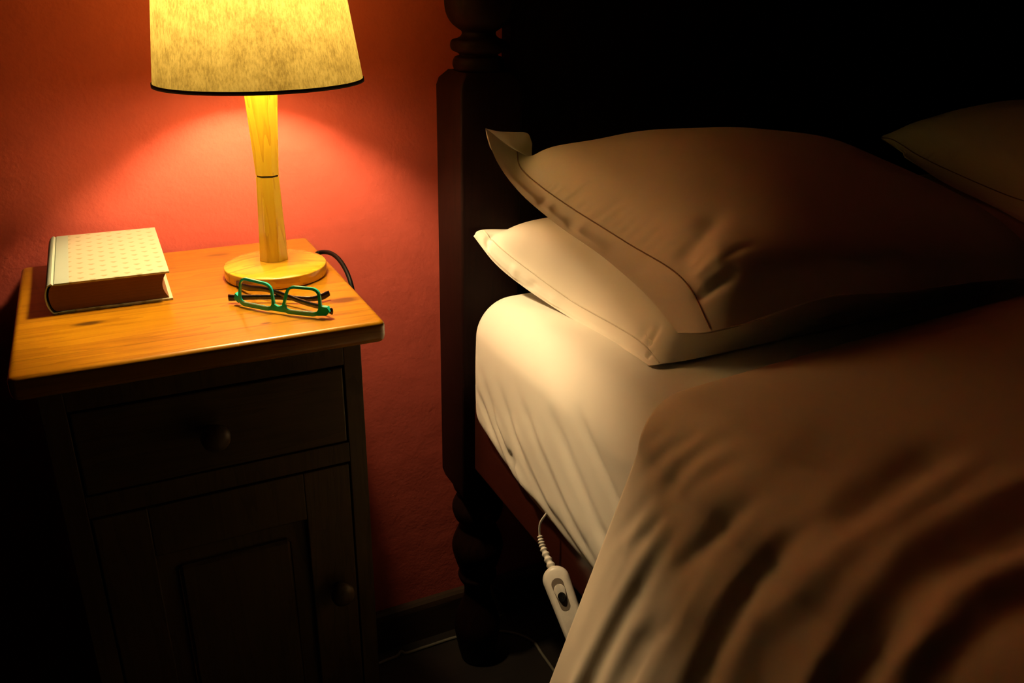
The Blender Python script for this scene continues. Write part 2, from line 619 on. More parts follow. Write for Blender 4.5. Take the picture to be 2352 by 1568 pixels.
lathe(b, LX + 0.001, LY, [(0.013, 1.226), (0.0145, 1.232), (0.021, 1.242), (0.0255, 1.255), (0.0265, 1.266), (0.0245, 1.278), (0.017, 1.289), (0.005, 1.2945)], 32)
obj('bulb', b, M_BULB, lamp)
b = bmesh.new()
tube(b, [(LX + 0.055, LY + 0.030, HT + 0.006), (0.381, -0.128, HT + 0.009), (0.393, -0.150, HT + 0.013), (0.3985, -0.185, HT + 0.008), (0.3985, -0.225, HT - 0.008),
         (0.397, -0.240, HT - 0.04), (0.3955, -0.235, HT - 0.12), (0.394, -0.16, HT - 0.30), (0.392, -0.06, HT - 0.55), (0.385, -0.03, 0.10), (0.37, -0.03, 0.004)], 0.0032, 10, 90)
obj('cord', b, M_BLACK, lamp)

# ------------------------------------------------------------------ book
bk = thing('book', (0.038, -0.222, HT), 'thick cream hardback book with small printed pattern lying on the cabinet', 'book')
bw, bd, bt = 0.136, 0.216, 0.0375


def bl(x, y, z):
    # x right from spine, y back, z up, slight turn
    a = math.radians(-0.5)
    return (0.038 + x * math.cos(a) - y * math.sin(a), -0.222 + x * math.sin(a) + y * math.cos(a), HT + z)


def board(bm, z0_, z1_, xa=0.010):
    add_box(bm, xa, bw, 0, bd, z0_, z1_, 0.0007, 2)


b = bmesh.new()
board(b, bt - 0.0028, bt)
for q in b.verts:
    q.co = Vector(bl(*q.co))
obj('front_cover', b, M_COVER, bk, autos=40)
b = bmesh.new()
board(b, 0.0, 0.0028)
for q in b.verts:
    q.co = Vector(bl(*q.co))
obj('back_cover', b, M_COVER, bk, autos=40)
b = bmesh.new()
n_ = 22
out, inn = [], []
for i in range(n_ + 1):
    s_ = i / n_
    z = bt * s_
    # rounded spine with a French groove at the top and bottom hinge
    x = 0.0055 - 0.0078 * math.sin(PI * s_) ** 0.55
    out.append((x, z))
prof_o = [(0.0105, 0.0), (0.0088, 0.0016), (0.0068, 0.0004)] + [(x, min(max(z, 0.0002), bt + 0.0004)) for x, z in out] + [(0.0068, bt + 0.0004), (0.0088, bt - 0.0016), (0.0105, bt - 0.0002)]
prof_i = [(x + 0.0016, min(max(z, 0.0022), bt - 0.0022)) for x, z in prof_o]
loop = prof_o + prof_i[::-1]
add_rings(b, [[bl(x, yy, z) for x, z in loop] for yy in (0.0, bd)])
obj('spine', b, M_COVER, bk, autos=50)
b = bmesh.new()
rings = []
for yy in (0.0025, bd - 0.0025):
    lp = []
    for i in range(13):
        s_ = i / 12
        z = 0.0028 + (bt - 0.0056) * s_
        lp.append((0.0052 - 0.0055 * math.sin(PI * s_) ** 0.6 + 0.002, z))
    for i in range(13):
        s_ = 1 - i / 12
        z = 0.0028 + (bt - 0.0056) * s_
        lp.append((bw - 0.004 - 0.006 * math.sin(PI * s_), z))
    rings.append([bl(x, yy, z) for x, z in lp])
add_rings(b, rings)
obj('page_block', b, M_PAGES, bk, autos=40)

# ------------------------------------------------------------------ spectacles
gp0 = Vector((0.2375, -0.279, HT + 0.0035))
gp1 = Vector((0.3270, -0.367, HT + 0.0035))
GA = (gp1 - gp0).normalized()
GL = (gp1 - gp0).length
GN = Vector((GA.y, -GA.x, 0))      # towards the camera side
if GN.y > 0:
    GN = -GN
GU = (Vector((0, 0, 1)) - 0.22 * GN).normalized()
gl = thing('eyeglasses', (gp0.x, gp0.y, HT), 'green-framed eyeglasses standing upside down beside the lamp base', 'glasses')


def gpt(a, h, n=0.0):
    # face wrap: ends bend slightly backwards
    wrap = 0.006 * ((a / GL - 0.5) * 2) ** 2
    return gp0 + GA * a + GU * h - GN * (wrap - n)


def lens_loop(a0, a1, flip, sc=1.0, n=56):
    """rounded quadrilateral, wide at the brow (down, h small) and narrower at the cheek; a0 < a1"""
    if not flip:
        base = [(a0, 0.0035), (a1 - 0.002, 0.0035), (a1 - 0.007, 0.0290), (a0 + 0.001, 0.0310)]
    else:
        base = [(a0 + 0.002, 0.0035), (a1, 0.0035), (a1 - 0.003, 0.0300), (a0 + 0.007, 0.0300)]
    cxm = sum(p[0] for p in base) / 4
    cym = sum(p[1] for p in base) / 4
    poly = []
    m = len(base)
    rr = 0.0085
    for i in range(m):
        p = Vector(base[i])
        a = (Vector(base[i - 1]) - p).normalized()
        c_ = (Vector(base[(i + 1) % m]) - p).normalized()
        for k_ in range(8):
            t = k_ / 7
            A = p + a * rr
            B = p + c_ * rr
            q = A * (1 - t) ** 2 + p * 2 * t * (1 - t) + B * t ** 2
            poly.append(q)
    return [(cxm + (q.x - cxm) * sc, cym + (q.y - cym) * sc) for q in poly]


b = bmesh.new()
LL = (0.006, GL * 0.455)
RL = (GL * 0.545, GL - 0.010)
for (a0, a1), fl_ in ((LL, False), (RL, True)):
    inner = lens_loop(a0, a1, fl_)
    cxm = sum(p[0] for p in inner) / len(inner)
    cym = sum(p[1] for p in inner) / len(inner)
    outer = []
    for i, p in enumerate(inner):
        pr = Vector(inner[i - 1])
        nx_ = Vector(inner[(i + 1) % len(inner)])
        tg_ = (nx_ - pr).normalized()
        nn = Vector((tg_.y, -tg_.x))
        low = max(0, 1 - p[1] / 0.014)
        wd = 0.0028 + 0.0026 * low
        q = Vector(p) + nn * wd
        outer.append((q.x, q.y))
    rg = []
    for loop, nn in ((outer, 0.0013), (outer, -0.0013), (inner, -0.0016), (inner, 0.0016)):
        rg.append([tuple(gpt(x, h, nn)) for x, h in loop])
    rg.append(rg[0])
    add_rings(b, rg, False, False)
bmesh.ops.remove_doubles(b, verts=b.verts, dist=1e-6)
# bridge and end pieces
br = [(LL[1] - 0.006, 0.0), (RL[0] + 0.006, 0.0), (RL[0] + 0.004, 0.009), (RL[0] - 0.001, 0.0075), ((LL[1] + RL[0]) / 2, 0.0060), (LL[1] + 0.001, 0.0075), (LL[1] - 0.002, 0.009)]
add_rings(b, [[tuple(gpt(x, h, -0.0015)) for x, h in br], [tuple(gpt(x, h, 0.0015)) for x, h in br]])
for e in ([(0.004, 0.001), (0.004, 0.009), (-0.002, 0.012), (-0.0035, 0.005)], [(GL - 0.012, 0.0), (GL - 0.001, 0.001), (GL + 0.003, 0.006), (GL - 0.001, 0.011), (GL - 0.009, 0.011)]):
    add_rings(b, [[tuple(gpt(x, h, -0.0045)) for x, h in e], [tuple(gpt(x, h, 0.0014)) for x, h in e]])
obj('frame', b, M_GREEN, gl, autos=50)
for (a0, a1), fl_ in ((LL, False), (RL, True)):
    b = bmesh.new()
    lp = lens_loop(a0, a1, fl_)
    add_rings(b, [[tuple(gpt(x, h, nn)) for x, h in lp] for nn in (-0.0004, 0.0004)])
    obj('lens', b, M_LENS, gl, autos=40)
for pts in ([(0.2345, -0.262, HT + 0.0070), (0.262, -0.272, HT + 0.0070), (0.291, -0.284, HT + 0.0068), (0.322, -0.302, HT + 0.006), (0.338, -0.302, HT + 0.006), (0.3505, -0.2985, HT + 0.0085)],
            [(0.3370, -0.362, HT + 0.0085), (0.330, -0.345, HT + 0.0085), (0.314, -0.319, HT + 0.0085), (0.295, -0.291, HT + 0.012), (0.279, -0.266, HT + 0.013), (0.262, -0.236, HT + 0.008), (0.2535, -0.209, HT + 0.006)]):
    b = bmesh.new()
    tube(b, pts, lambda t: 0.0034 + 0.0012 * math.exp(-((t - 0.88) / 0.12) ** 2) + 0.001 * math.exp(-(t / 0.1) ** 2), 10, 50, 0.42)
    obj('temple', b, M_TEMPLE, gl)

# ------------------------------------------------------------------ bed frame
BX0, BX1 = 0.600, 2.16
bed = thing('bed_frame', (BX0, 0, 0), 'dark-stained wooden bed with turned corner post and solid headboard', 'bed')


def post(px):
    b_ = bmesh.new()
    x0_, x1_, y0_, y1_ = px, px + 0.10, -0.135, -0.035
    add_rings(b_, [[(x, y, z) for x, y in rounded_rect(x0_ + i_, x1_ - i_, y0_ + i_, y1_ - i_, 0.004, 3)]
                   for i_, z in ((0.012, 0.405), (0.004, 0.412), (0.0, 0.425), (0.0, 1.105), (0.003, 1.116), (0.014, 1.128))])
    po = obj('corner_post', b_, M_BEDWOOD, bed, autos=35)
    b_ = bmesh.new()
    cx_, cy_ = px + 0.05, -0.085
    pr = [(0.020, 1.124), (0.034, 1.128), (0.0385, 1.134), (0.0390, 1.140), (0.036, 1.147), (0.029, 1.150), (0.031, 1.153), (0.040, 1.157), (0.0425, 1.164), (0.040, 1.171), (0.031, 1.174),
          (0.026, 1.178), (0.0255, 1.183), (0.031, 1.187), (0.040, 1.194), (0.0475, 1.206), (0.0505, 1.222), (0.0500, 1.245), (0.044, 1.270), (0.033, 1.292), (0.023, 1.306), (0.019, 1.314),
          (0.027, 1.318), (0.028, 1.326), (0.018, 1.331), (0.016, 1.338), (0.026, 1.350), (0.031, 1.366), (0.027, 1.384), (0.014, 1.397), (0.003, 1.401)]
    pr = [tuple(q) for q in cr(pr, 120)]
    lathe(b_, cx_, cy_, pr, 40)
    obj('finial', b_, M_BEDWOOD, po)
    b_ = bmesh.new()
    pr = [(0.030, 0.0), (0.036, 0.02), (0.043, 0.06), (0.0450, 0.085), (0.038, 0.115), (0.027, 0.150), (0.026, 0.178), (0.034, 0.195), (0.037, 0.205), (0.034, 0.215), (0.040, 0.235),
          (0.0475, 0.265), (0.046, 0.285), (0.036, 0.312), (0.034, 0.325), (0.043, 0.340), (0.047, 0.360), (0.040, 0.380), (0.036, 0.390), (0.044, 0.402), (0.045, 0.412)]
    pr = [tuple(q) for q in cr(pr, 90)]
    lathe(b_, cx_, cy_, pr, 40)
    obj('turned_foot', b_, M_BEDWOOD, po)
    return po


post(BX0)
post(BX1 - 0.10)
b = bmesh.new()
pts = []
for i in range(41):
    t = i / 40
    xx = BX0 + 0.095 + (BX1 - BX0 - 0.19) * t
    pts.append((xx, 1.27 + 0.16 * math.sin(PI * t)))
front = [(x, -0.100, z) for x, z in pts] + [(pts[-1][0], -0.100, 0.50), (pts[0][0], -0.100, 0.50)]
back = [(x, -0.070, z) for x, y, z in front]
add_rings(b, [back, front])
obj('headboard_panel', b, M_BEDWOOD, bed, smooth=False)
b = bmesh.new()
rings = []
for i in range(41):
    x, z = pts[i]
    rings.append([(x, y, z + dz) for y, dz in ((-0.062, -0.01), (-0.062, 0.012), (-0.068, 0.024), (-0.085, 0.030), (-0.102, 0.024), (-0.109, 0.012), (-0.109, -0.01))])
add_rings(b, rings)
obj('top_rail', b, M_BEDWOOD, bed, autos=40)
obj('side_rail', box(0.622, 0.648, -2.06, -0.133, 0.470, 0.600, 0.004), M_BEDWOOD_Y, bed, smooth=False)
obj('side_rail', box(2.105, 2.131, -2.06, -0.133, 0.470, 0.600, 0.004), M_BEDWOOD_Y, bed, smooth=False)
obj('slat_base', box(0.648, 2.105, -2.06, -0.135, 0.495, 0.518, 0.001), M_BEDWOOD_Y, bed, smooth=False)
for lx in (0.61, 2.07):
    b = bmesh.new()
    lathe(b, lx + 0.045, -2.10, [(0.030, 0.0), (0.042, 0.06), (0.027, 0.16), (0.037, 0.205), (0.047, 0.265), (0.034, 0.32), (0.047, 0.36), (0.045, 0.40), (0.048, 0.42), (0.048, 0.70), (0.02, 0.72)], 32)
    obj('foot_post', b, M_BEDWOOD, bed, autos=50)

# ------------------------------------------------------------------ mattress with fitted sheet
def mattress():
    b_ = bmesh.new()
    x0_, x1_, y0_, y1_, z0_, z1_ = 0.6035, 2.115, -2.05, -0.140, 0.520, 0.800
    R_ = 0.060
    xs = np.concatenate([np.linspace(x0_, 0.95, 50), np.linspace(0.97, x1_, 26)])
    ys = np.concatenate([np.linspace(y1_, -0.85, 130), np.linspace(-0.88, y0_, 24)])
    zs = np.linspace(z0_, z1_, 56)
    faces = []

    def fgrid(A, B, fn, flip):
        G = np.array([[fn(a, c_) for c_ in B] for a in A])
        if flip:
            G = G[::-1]
        faces.append(G)
    fgrid(xs, ys, lambda x, y: (x, y, z1_), True)
    fgrid(xs, ys, lambda x, y: (x, y, z0_), False)
    fgrid(ys, zs, lambda y, z: (x0_, y, z), False)
    fgrid(ys, zs, lambda y, z: (x1_, y, z), True)
    fgrid(xs, zs, lambda x, z: (x, y1_, z), False)
    fgrid(xs, zs, lambda x, z: (x, y0_, z), True)
    lo = np.array([x0_ + R_, y0_ + R_, z0_ + R_])
    hi = np.array([x1_ - R_, y1_ - R_, z1_ - R_])
    FL = [([(-0.185, 0.660), (-0.235, 0.600), (-0.310, 0.545), (-0.40, 0.53)], -0.0050, 0.010),
          ([(-0.215, 0.690), (-0.265, 0.620), (-0.350, 0.560), (-0.476, 0.54)], -0.0065, 0.011),
          ([(-0.270, 0.700), (-0.330, 0.640), (-0.430, 0.580), (-0.56, 0.54)], -0.0060, 0.012),
          ([(-0.335, 0.715), (-0.410, 0.660), (-0.519, 0.586), (-0.60, 0.55)], -0.0050, 0.012),
          ([(-0.420, 0.740), (-0.480, 0.690), (-0.560, 0.630), (-0.64, 0.60)], -0.0045, 0.013),
          ([(-0.470, 0.770), (-0.520, 0.740), (-0.589, 0.695), (-0.66, 0.66)], -0.0045, 0.009),
          ([(-0.240, 0.655), (-0.300, 0.600), (-0.39, 0.560)], 0.0050, 0.010),
          ([(-0.300, 0.675), (-0.370, 0.620), (-0.47, 0.570)], 0.0045, 0.012),
          ([(-0.365, 0.700), (-0.450, 0.640), (-0.54, 0.590)], 0.0040, 0.013),
          ([(-0.305, 0.600), (-0.335, 0.588)], -0.006, 0.009)]
    for G in faces:
        q = np.clip(G, lo, hi)
        d = G - q
        L = np.linalg.norm(d, axis=2, keepdims=True)
        P = q + R_ * d / L
        N = d / L
        y, z, x = P[..., 1], P[..., 2], P[..., 0]
        side = np.clip(-N[..., 0], 0, 1)
        top = np.clip(N[..., 2], 0, 1)
        h = folds(y, z, FL) * side
        P[..., 0] += -h
        # crown on top, belly on the sides
        P[..., 2] += top * 0.010 * np.clip(np.sin(PI * np.clip((x - x0_) / (x1_ - x0_), 0, 1)), 0, 1) ** 0.5
        P[..., 0] -= side * 0.004 * np.sin(PI * np.clip((z - z0_) / (z1_ - z0_), 0, 1))
        # sheet sags away towards the head end at the underside
        up = np.clip((-0.14 - y) / 0.22, 0, 1)
        low = np.clip((0.66 - z) / 0.14, 0, 1)
        P[..., 2] += low * (1 - up) ** 1.2 * 0.065
        w_ = np.array([[nz(a * 9, c_ * 9, e_ * 9) for a, c_, e_ in r] for r in P])
        P += N * (w_ * 0.0012)[..., None]
        grid_mesh(b_, P)
    bmesh.ops.remove_doubles(b_, verts=b_.verts, dist=0.0004)
    bmesh.ops.recalc_face_normals(b_, faces=b_.faces)
    return b_


mt = thing('mattress', (BX0, -0.14, 0.52), 'thick mattress covered by a white fitted sheet on the dark bed', 'mattress')
obj('fitted_sheet', mattress(), M_SHEET, mt)

# ------------------------------------------------------------------ pillows
def pillow(name, label, top, bottom_lift, mat, wr, dx=0.0, dz=0.0, su=0, seed=0.0, flap=None, seam_r=0.0009, seam_mat=None):
    T = np.array(top, float)
    T[..., 0] += dx
    T[..., 2] += dz
    root = thing(name, tuple(T[0, 3]), label, 'pillow', 'pillows at the head of the bed')
    nv = 170
    per = 20
    nu = (T.shape[0] - 1) * per + 1
    G = bicubic(T, nu, nv)
    N = normals(G)
    if N[nu // 2, nv // 2, 2] < 0:
        N = -N
    U_, V_ = np.meshgrid(np.linspace(0, T.shape[0] - 1, nu), np.linspace(0, 1, nv), indexing='ij')
    h = folds(U_, V_, wr)
    edge = np.clip(np.sin(PI * V_) * 3, 0, 1) * np.clip(U_ * 4, 0, 1)
    nn_ = np.array([[nz(U_[i, j] * 1.4 + seed, V_[i, j] * 5, seed) for j in range(nv)] for i in range(nu)])
    h += nn_ * 0.0035 * edge
    G = G + N * (h * edge + 0)[..., None]
    # underside: shares the border, sags between back and front seam
    B = G.copy()
    lerp = G[:, :1] * (1 - V_[..., None]) + G[:, -1:] * V_[..., None]
    k_ = np.clip((U_ - 0.5) / 1.5, 0, 1)[..., None]
    k_ = k_ * k_ * (3 - 2 * k_)
    B = G * (1 - k_) + lerp * k_
    B[..., 2] += (bottom_lift * np.sin(PI * V_) * k_[..., 0])
    need = 0.0035 * np.clip(np.sin(PI * V_) * 4, 0, 1) * np.clip(U_ * 8, 0.15, 1)
    for _ in range(3):
        tt_ = ((G - B) * N).sum(2)
        B = B - N * np.maximum(0, need - tt_)[..., None]
    hem_rows = per + 1
    b_ = bmesh.new()
    grid_mesh(b_, G[:hem_rows])
    grid_mesh(b_, B[:hem_rows][:, ::-1])
    if flap is not None:
        for quad in flap:
            grid_mesh(b_, np.array(quad, float) + np.array([dx, 0, dz]))
    bmesh.ops.remove_doubles(b_, verts=b_.verts, dist=1e-5)
    obj('open_hem', b_, mat, root)
    b_ = bmesh.new()
    grid_mesh(b_, G[hem_rows - 1:])
    grid_mesh(b_, B[hem_rows - 1:][:, ::-1])
    bmesh.ops.remove_doubles(b_, verts=b_.verts, dist=1e-5)
    bmesh.ops.recalc_face_normals(b_, faces=b_.faces)
    obj('pillowcase', b_, mat, root)
    b_ = bmesh.new()
    line = G[hem_rows - 1, 2:-2] + N[hem_rows - 1, 2:-2] * 0.0006
    tube(b_, [tuple(p) for p in line], seam_r, 6, len(line))
    obj('hem_seam', b_, seam_mat or M_SEAM, root)
    return root


LOW = [
    [(.613, -.150, .894), (.636, -.180, .856), (.664, -.225, .828), (.694, -.300, .806), (.706, -.400, .803), (.704, -.460, .806), (.701, -.500, .808)],
    [(.632, -.142, .900), (.642, -.185, .882), (.668, -.234, .856), (.702, -.302, .828), (.716, -.395, .822), (.714, -.465, .822), (.712, -.508, .811)],
    [(.715, -.130, .890), (.690, -.190, .920), (.700, -.260, .928), (.722, -.340, .918), (.740, -.420, .898), (.756, -.508, .868), (.768, -.512, .811)],
    [(.860, -.120, .885), (.860, -.190, .925), (.860, -.270, .935), (.865, -.350, .930), (.870, -.430, .915), (.880, -.522, .868), (.890, -.510, .811)],
    [(1.05, -.120, .885), (1.05, -.190, .925), (1.05, -.270, .935), (1.05, -.350, .930), (1.05, -.430, .915), (1.06, -.520, .868), (1.06, -.505, .811)],
    [(1.22, -.120, .880), (1.22, -.190, .920), (1.22, -.270, .930), (1.22, -.350, .925), (1.22, -.430, .905), (1.22, -.512, .862), (1.22, -.500, .811)],
    [(1.35, -.130, .860), (1.35, -.190, .885), (1.35, -.270, .890), (1.35, -.350, .885), (1.35, -.430, .870), (1.35, -.480, .845), (1.35, -.500, .811)],
    [(1.42, -.140, .825), (1.42, -.190, .824), (1.42, -.270, .823), (1.42, -.350, .822), (1.42, -.420, .820), (1.41, -.460, .819), (1.41, -.490, .818)],
]
UP = [
    [(.632, -.150, 1.054), (.636, -.182, 1.012), (.648, -.235, .976), (.673, -.300, .944), (.694, -.390, .920), (.705, -.480, .893), (.706, -.545, .868)],
    [(.689, -.139, 1.016), (.679, -.175, .997), (.688, -.225, .979), (.703, -.285, .961), (.727, -.388, .937), (.735, -.505, .921), (.729, -.578, .878)],
    [(.740, -.130, 1.000), (.742, -.185, 1.029), (.750, -.250, 1.025), (.765, -.330, 1.006), (.783, -.430, .982), (.790, -.530, .957), (.795, -.582, .885)],
    [(.880, -.120, .990), (.880, -.190, 1.040), (.880, -.270, 1.052), (.890, -.360, 1.034), (.900, -.460, .996), (.905, -.545, .948), (.925, -.566, .890)],
    [(1.05, -.120, .980), (1.05, -.190, 1.034), (1.05, -.270, 1.045), (1.05, -.360, 1.022), (1.05, -.460, .975), (1.05, -.540, .925), (1.06, -.560, .875)],
    [(1.22, -.120, .970), (1.22, -.190, 1.010), (1.22, -.270, 1.020), (1.22, -.360, .995), (1.22, -.460, .950), (1.22, -.530, .905), (1.22, -.560, .868)],
    [(1.36, -.130, .940), (1.36, -.190, .960), (1.36, -.270, .962), (1.36, -.360, .955), (1.36, -.450, .935), (1.36, -.525, .895), (1.36, -.556, .855)],
    [(1.44, -.140, .925), (1.44, -.190, .918), (1.44, -.270, .905), (1.44, -.360, .892), (1.44, -.440, .880), (1.43, -.500, .866), (1.43, -.540, .852)],
]
WU = []
rnd = random.Random(4)
for i in range(20):
    v0 = 0.36 + 0.50 * i / 19 + rnd.uniform(-0.006, 0.006)
    L_ = rnd.uniform(0.25, 0.9) * (0.7 + 0.9 * i / 19)
    WU.append(([(0.98, v0), (1.0 + L_ * 0.5, v0 - 0.010 * L_), (1.0 + L_, v0 - 0.035 * L_)], -rnd.uniform(0.0012, 0.0030), rnd.uniform(0.006, 0.010)))
for v0, a_ in ((0.40, -0.0025), (0.44, 0.0015), (0.53, -0.003), (0.565, 0.0015), (0.65, -0.002), (0.74, -0.002)):
    WU.append(([(0.05, v0 + 0.012), (0.5, v0 + 0.005), (0.97, v0)], a_, 0.016))
WU += [([(1.1, 0.80), (1.8, 0.76), (2.4, 0.70)], -0.008, 0.022), ([(1.1, 0.86), (1.9, 0.84)], 0.006, 0.02), ([(0.9, 0.90), (1.9, 0.89)], -0.006, 0.014)]
WL = [([(0.2, 0.10), (1.4, 0.06)], -0.006, 0.02), ([(0.95, 0.80), (1.5, 0.78)], -0.004, 0.02), ([(1.0, 0.86), (1.6, 0.80)], -0.005, 0.016), ([(0.6, 0.93), (1.1, 0.90)], -0.005, 0.015),
      ([(0.0, 0.35), (0.9, 0.37)], -0.0025, 0.02), ([(0.0, 0.45), (0.9, 0.44)], 0.0025, 0.02), ([(0.0, 0.28), (0.9, 0.27)], 0.003, 0.02)]
flapU = [bicubic([[(.632, -.150, 1.054), (.645, -.143, 1.050), (.662, -.1385, 1.046), (.684, -.1385, 1.044), (.707, -.1385, 1.041), (.720, -.130, 1.024)],
                  [(.634, -.149, 1.044), (.647, -.142, 1.034), (.663, -.1385, 1.027), (.684, -.1385, 1.022), (.707, -.135, 1.016), (.722, -.126, 1.008)],
                  [(.640, -.148, 1.026), (.652, -.140, 1.014), (.668, -.1385, 1.006), (.688, -.1385, 1.000), (.708, -.132, .996), (.724, -.124, .990)]], 12, 30)]
pillow('pillow', 'white pillow against the mattress with pointed corner, lower of the near pair', LOW, 0.004, M_PILLOW2, WL, seed=2.3, seam_mat=M_SEAM_PALE)
pillow('pillow', 'cream pillow with hemmed open end and a flopped corner, on top of the near pair', UP, 0.012, M_PILLOW, WU, seed=7.1, flap=flapU)
LOW2 = np.array(LOW)
LOW2[:, :, 0] = 1.455 + (LOW2[:, :, 0] - .70) * 0.86
pillow('pillow', 'pillow in deep shadow at the right, lower of the far pair', LOW2, 0.004, M_PILLOW, WL, seed=5.0)
UP2 = np.array(UP)
UP2[:, :, 0] = 1.475 + (UP2[:, :, 0] - .70) * 0.82
UP2[0, 0] = (1.470, -.160, .985)
UP2[0, 1] = (1.470, -.190, .975)
UP2[1, 0, 2] = .995
UP2[:, :, 2] += -0.004 + 0.025 * np.clip((UP2[:, :, 0] - 1.5) / 0.3, 0, 1)
pillow('pillow', 'pillow in deep shadow at the right, on top of the far pair', UP2, 0.012, M_PILLOW, WU[:6], seed=9.0)

# ------------------------------------------------------------------ duvet
def duvet():
    ss = np.concatenate([np.linspace(-1.44, -0.5, 36), np.linspace(-0.485, 0.42, 200), np.linspace(0.425, 0.72, 36)])
    ts_ = np.concatenate([np.linspace(0, 0.55, 170), np.linspace(0.556, 1.20, 60)])
    key_s = [-1.5, -.80, -.30, -.08, 0.0, .06, .13, .25, .45, .75]
    key_y = [-.545, -.560, -.598, -.618, -.630, -.632, -.632, -.633, -.635, -.640]
    S_, T_ = np.meshgrid(ss, ts_, indexing='ij')
    ye = np.interp(S_, key_s, key_y)
    # soften the interpolation
    for d in (0.02, -0.02, 0.04, -0.04):
        ye = ye + np.interp(S_ + d, key_s, key_y)
    ye /= 5
    Yg = ye - T_
    R_ = 0.062
    th_ = np.clip((S_ + 0.062) / R_, 0, PI / 2)
    top = S_ < -0.062
    x = np.where(top, 0.592 - S_, 0.592 + R_ - R_ * np.sin(th_))
    down = np.clip(S_ - (R_ * PI / 2 - 0.062), 0, None)
    z = np.where(top, 0.842, 0.842 - R_ + R_ * np.cos(th_)) - down * 0.95
    x = x - 0.33 * down
    G = np.stack([x, Yg, z], 2)
    N = normals(G)
    if N[10, 50, 2] < 0:
        N = -N
    FL = [
        ([(.62, -.690), (.378, -.682), (.213, -.696), (.061, -.715), (-.02, -.755)], 0.0075, 0.012),
        ([(.60, -.715), (.262, -.702), (.181, -.711), (.106, -.723), (.045, -.742)], -0.0085, 0.013),
        ([(.120, -.748), (.107, -.753), (.052, -.779), (-.025, -.820)], -0.0075, 0.011),
        ([(.45, -.750), (.251, -.740), (.171, -.751), (.10, -.760)], -0.0065, 0.013),
        ([(.45, -.775), (.30, -.770), (.15, -.785), (.02, -.815)], 0.0055, 0.016),
        ([(-.045, -.880), (-.02, -.868), (.053, -.843), (.127, -.835), (.30, -.835)], -0.0080, 0.013),
        ([(.36, -.810), (.192, -.808), (.117, -.817), (.04, -.833), (-.03, -.852)], 0.0060, 0.012),
        ([(-.23, -.842), (-.174, -.853), (-.107, -.871), (-.033, -.894), (.010, -.898)], -0.0085, 0.020),
        ([(-.23, -.865), (-.173, -.879), (-.051, -.907), (.003, -.901), (.082, -.866), (.20, -.862)], 0.0065, 0.015),
        ([(-.26, -.960), (-.143, -.968), (-.041, -.966), (.0, -.967), (.068, -.956), (.16, -.955)], -0.0095, 0.020),
        ([(-.28, -.900), (-.227, -.912), (-.087, -.928), (-.011, -.943), (.049, -.935), (.16, -.930)], 0.0065, 0.015),
        ([(-.20, -.975), (-.122, -.986), (-.062, -.992), (.008, -.996), (.08, -.990)], 0.0065, 0.015),
        ([(-.15, -1.020), (-.069, -1.020), (-.007, -1.016), (.05, -1.012)], -0.007, 0.016),
        ([(.060, -.622), (.014, -.644), (-.015, -.672)], -0.0040, 0.009),
        ([(.065, -.640), (.028, -.667), (-.035, -.712)], -0.0045, 0.010),
        ([(.150, -.642), (.016, -.707), (-.055, -.745)], -0.0050, 0.011),
        ([(.135, -.680), (.019, -.737), (-.040, -.775)], -0.0045, 0.010),
    ]
    rn = random.Random(11)
    for i in range(30):
        y0 = -.66 - 0.75 * i / 30
        s0 = rn.uniform(0.0, 0.30)
        L_ = rn.uniform(.08, .22)
        FL.append(([(s0 + L_, y0 + L_ * .05), (s0, y0), (s0 - L_ * .5, y0 - L_ * .22)], rn.choice((-1, 1, -1)) * rn.uniform(.0016, .0036), rn.uniform(.007, .013)))
    h = folds(S_, Yg, FL) * 0.9
    dirx = np.array([0.40, 0.92])
    n1 = np.array([[nz((S_[i, j] * 0.9 + Yg[i, j] * 0.35) * 4, (Yg[i, j] * 0.9 + S_[i, j] * 0.37) * 17, 3.1) for j in range(S_.shape[1])] for i in range(S_.shape[0])])
    n2 = np.array([[nz(S_[i, j] * 5, Yg[i, j] * 6, 8.2) for j in range(S_.shape[1])] for i in range(S_.shape[0])])
    amp = np.clip((S_ + 0.30) / 0.25, 0.1, 1)
    h = h + n1 * 0.004 * amp + n2 * 0.003
    grow = 1 - np.exp(-T_ / 0.05)
    G = G + N * (h * np.clip(T_ / 0.05, 0, 1) + 0.014 * grow - 0.006)[..., None]
    b_ = bmesh.new()
    N2 = normals(G)
    if N2[10, 50, 2] < 0:
        N2 = -N2
    inner = G - N2 * (0.009 + 0.010 * grow)[..., None]
    grid_mesh(b_, G)
    grid_mesh(b_, inner[::-1])
    for a, c_ in ((G[:, 0], inner[:, 0]), (G[:, -1], inner[:, -1]), (G[0], inner[0]), (G[-1], inner[-1])):
        mid = (a + c_) / 2
        if a is G[:, 0] or np.shares_memory(a, G[:, 0]) and a.shape[0] == G.shape[0]:
            mid = mid + np.array([0, 0.004, 0])
        grid_mesh(b_, np.stack([a, mid, c_], 0))
    bmesh.ops.remove_doubles(b_, verts=b_.verts, dist=1e-5)
    bmesh.ops.recalc_face_normals(b_, faces=b_.faces)
    return b_


dv = obj('duvet', duvet(), M_DUVET, origin=(0.6, -0.7, 0.80))
tag(dv, 'rumpled beige duvet turned down and hanging over the side of the bed', 'duvet')

# ------------------------------------------------------------------ hand control of the heated under-blanket
ctl = thing('blanket_controller', (0.590, -0.463, 0.500), 'white plastic hand control on a thin cord hanging beside the mattress', 'controller')
CA = Vector((0.0, -0.780, -0.626)).normalized()       # long axis, away from the cord
side = Vector((0, -0.626, 0.780))
th_c = math.radians(62)
CN = (Vector((-1, 0, 0)) * math.cos(th_c) + side * math.sin(th_c)).normalized()
CW = CA.cross(CN).normalized()
c0 = Vector((0.594, -0.462, 0.505))


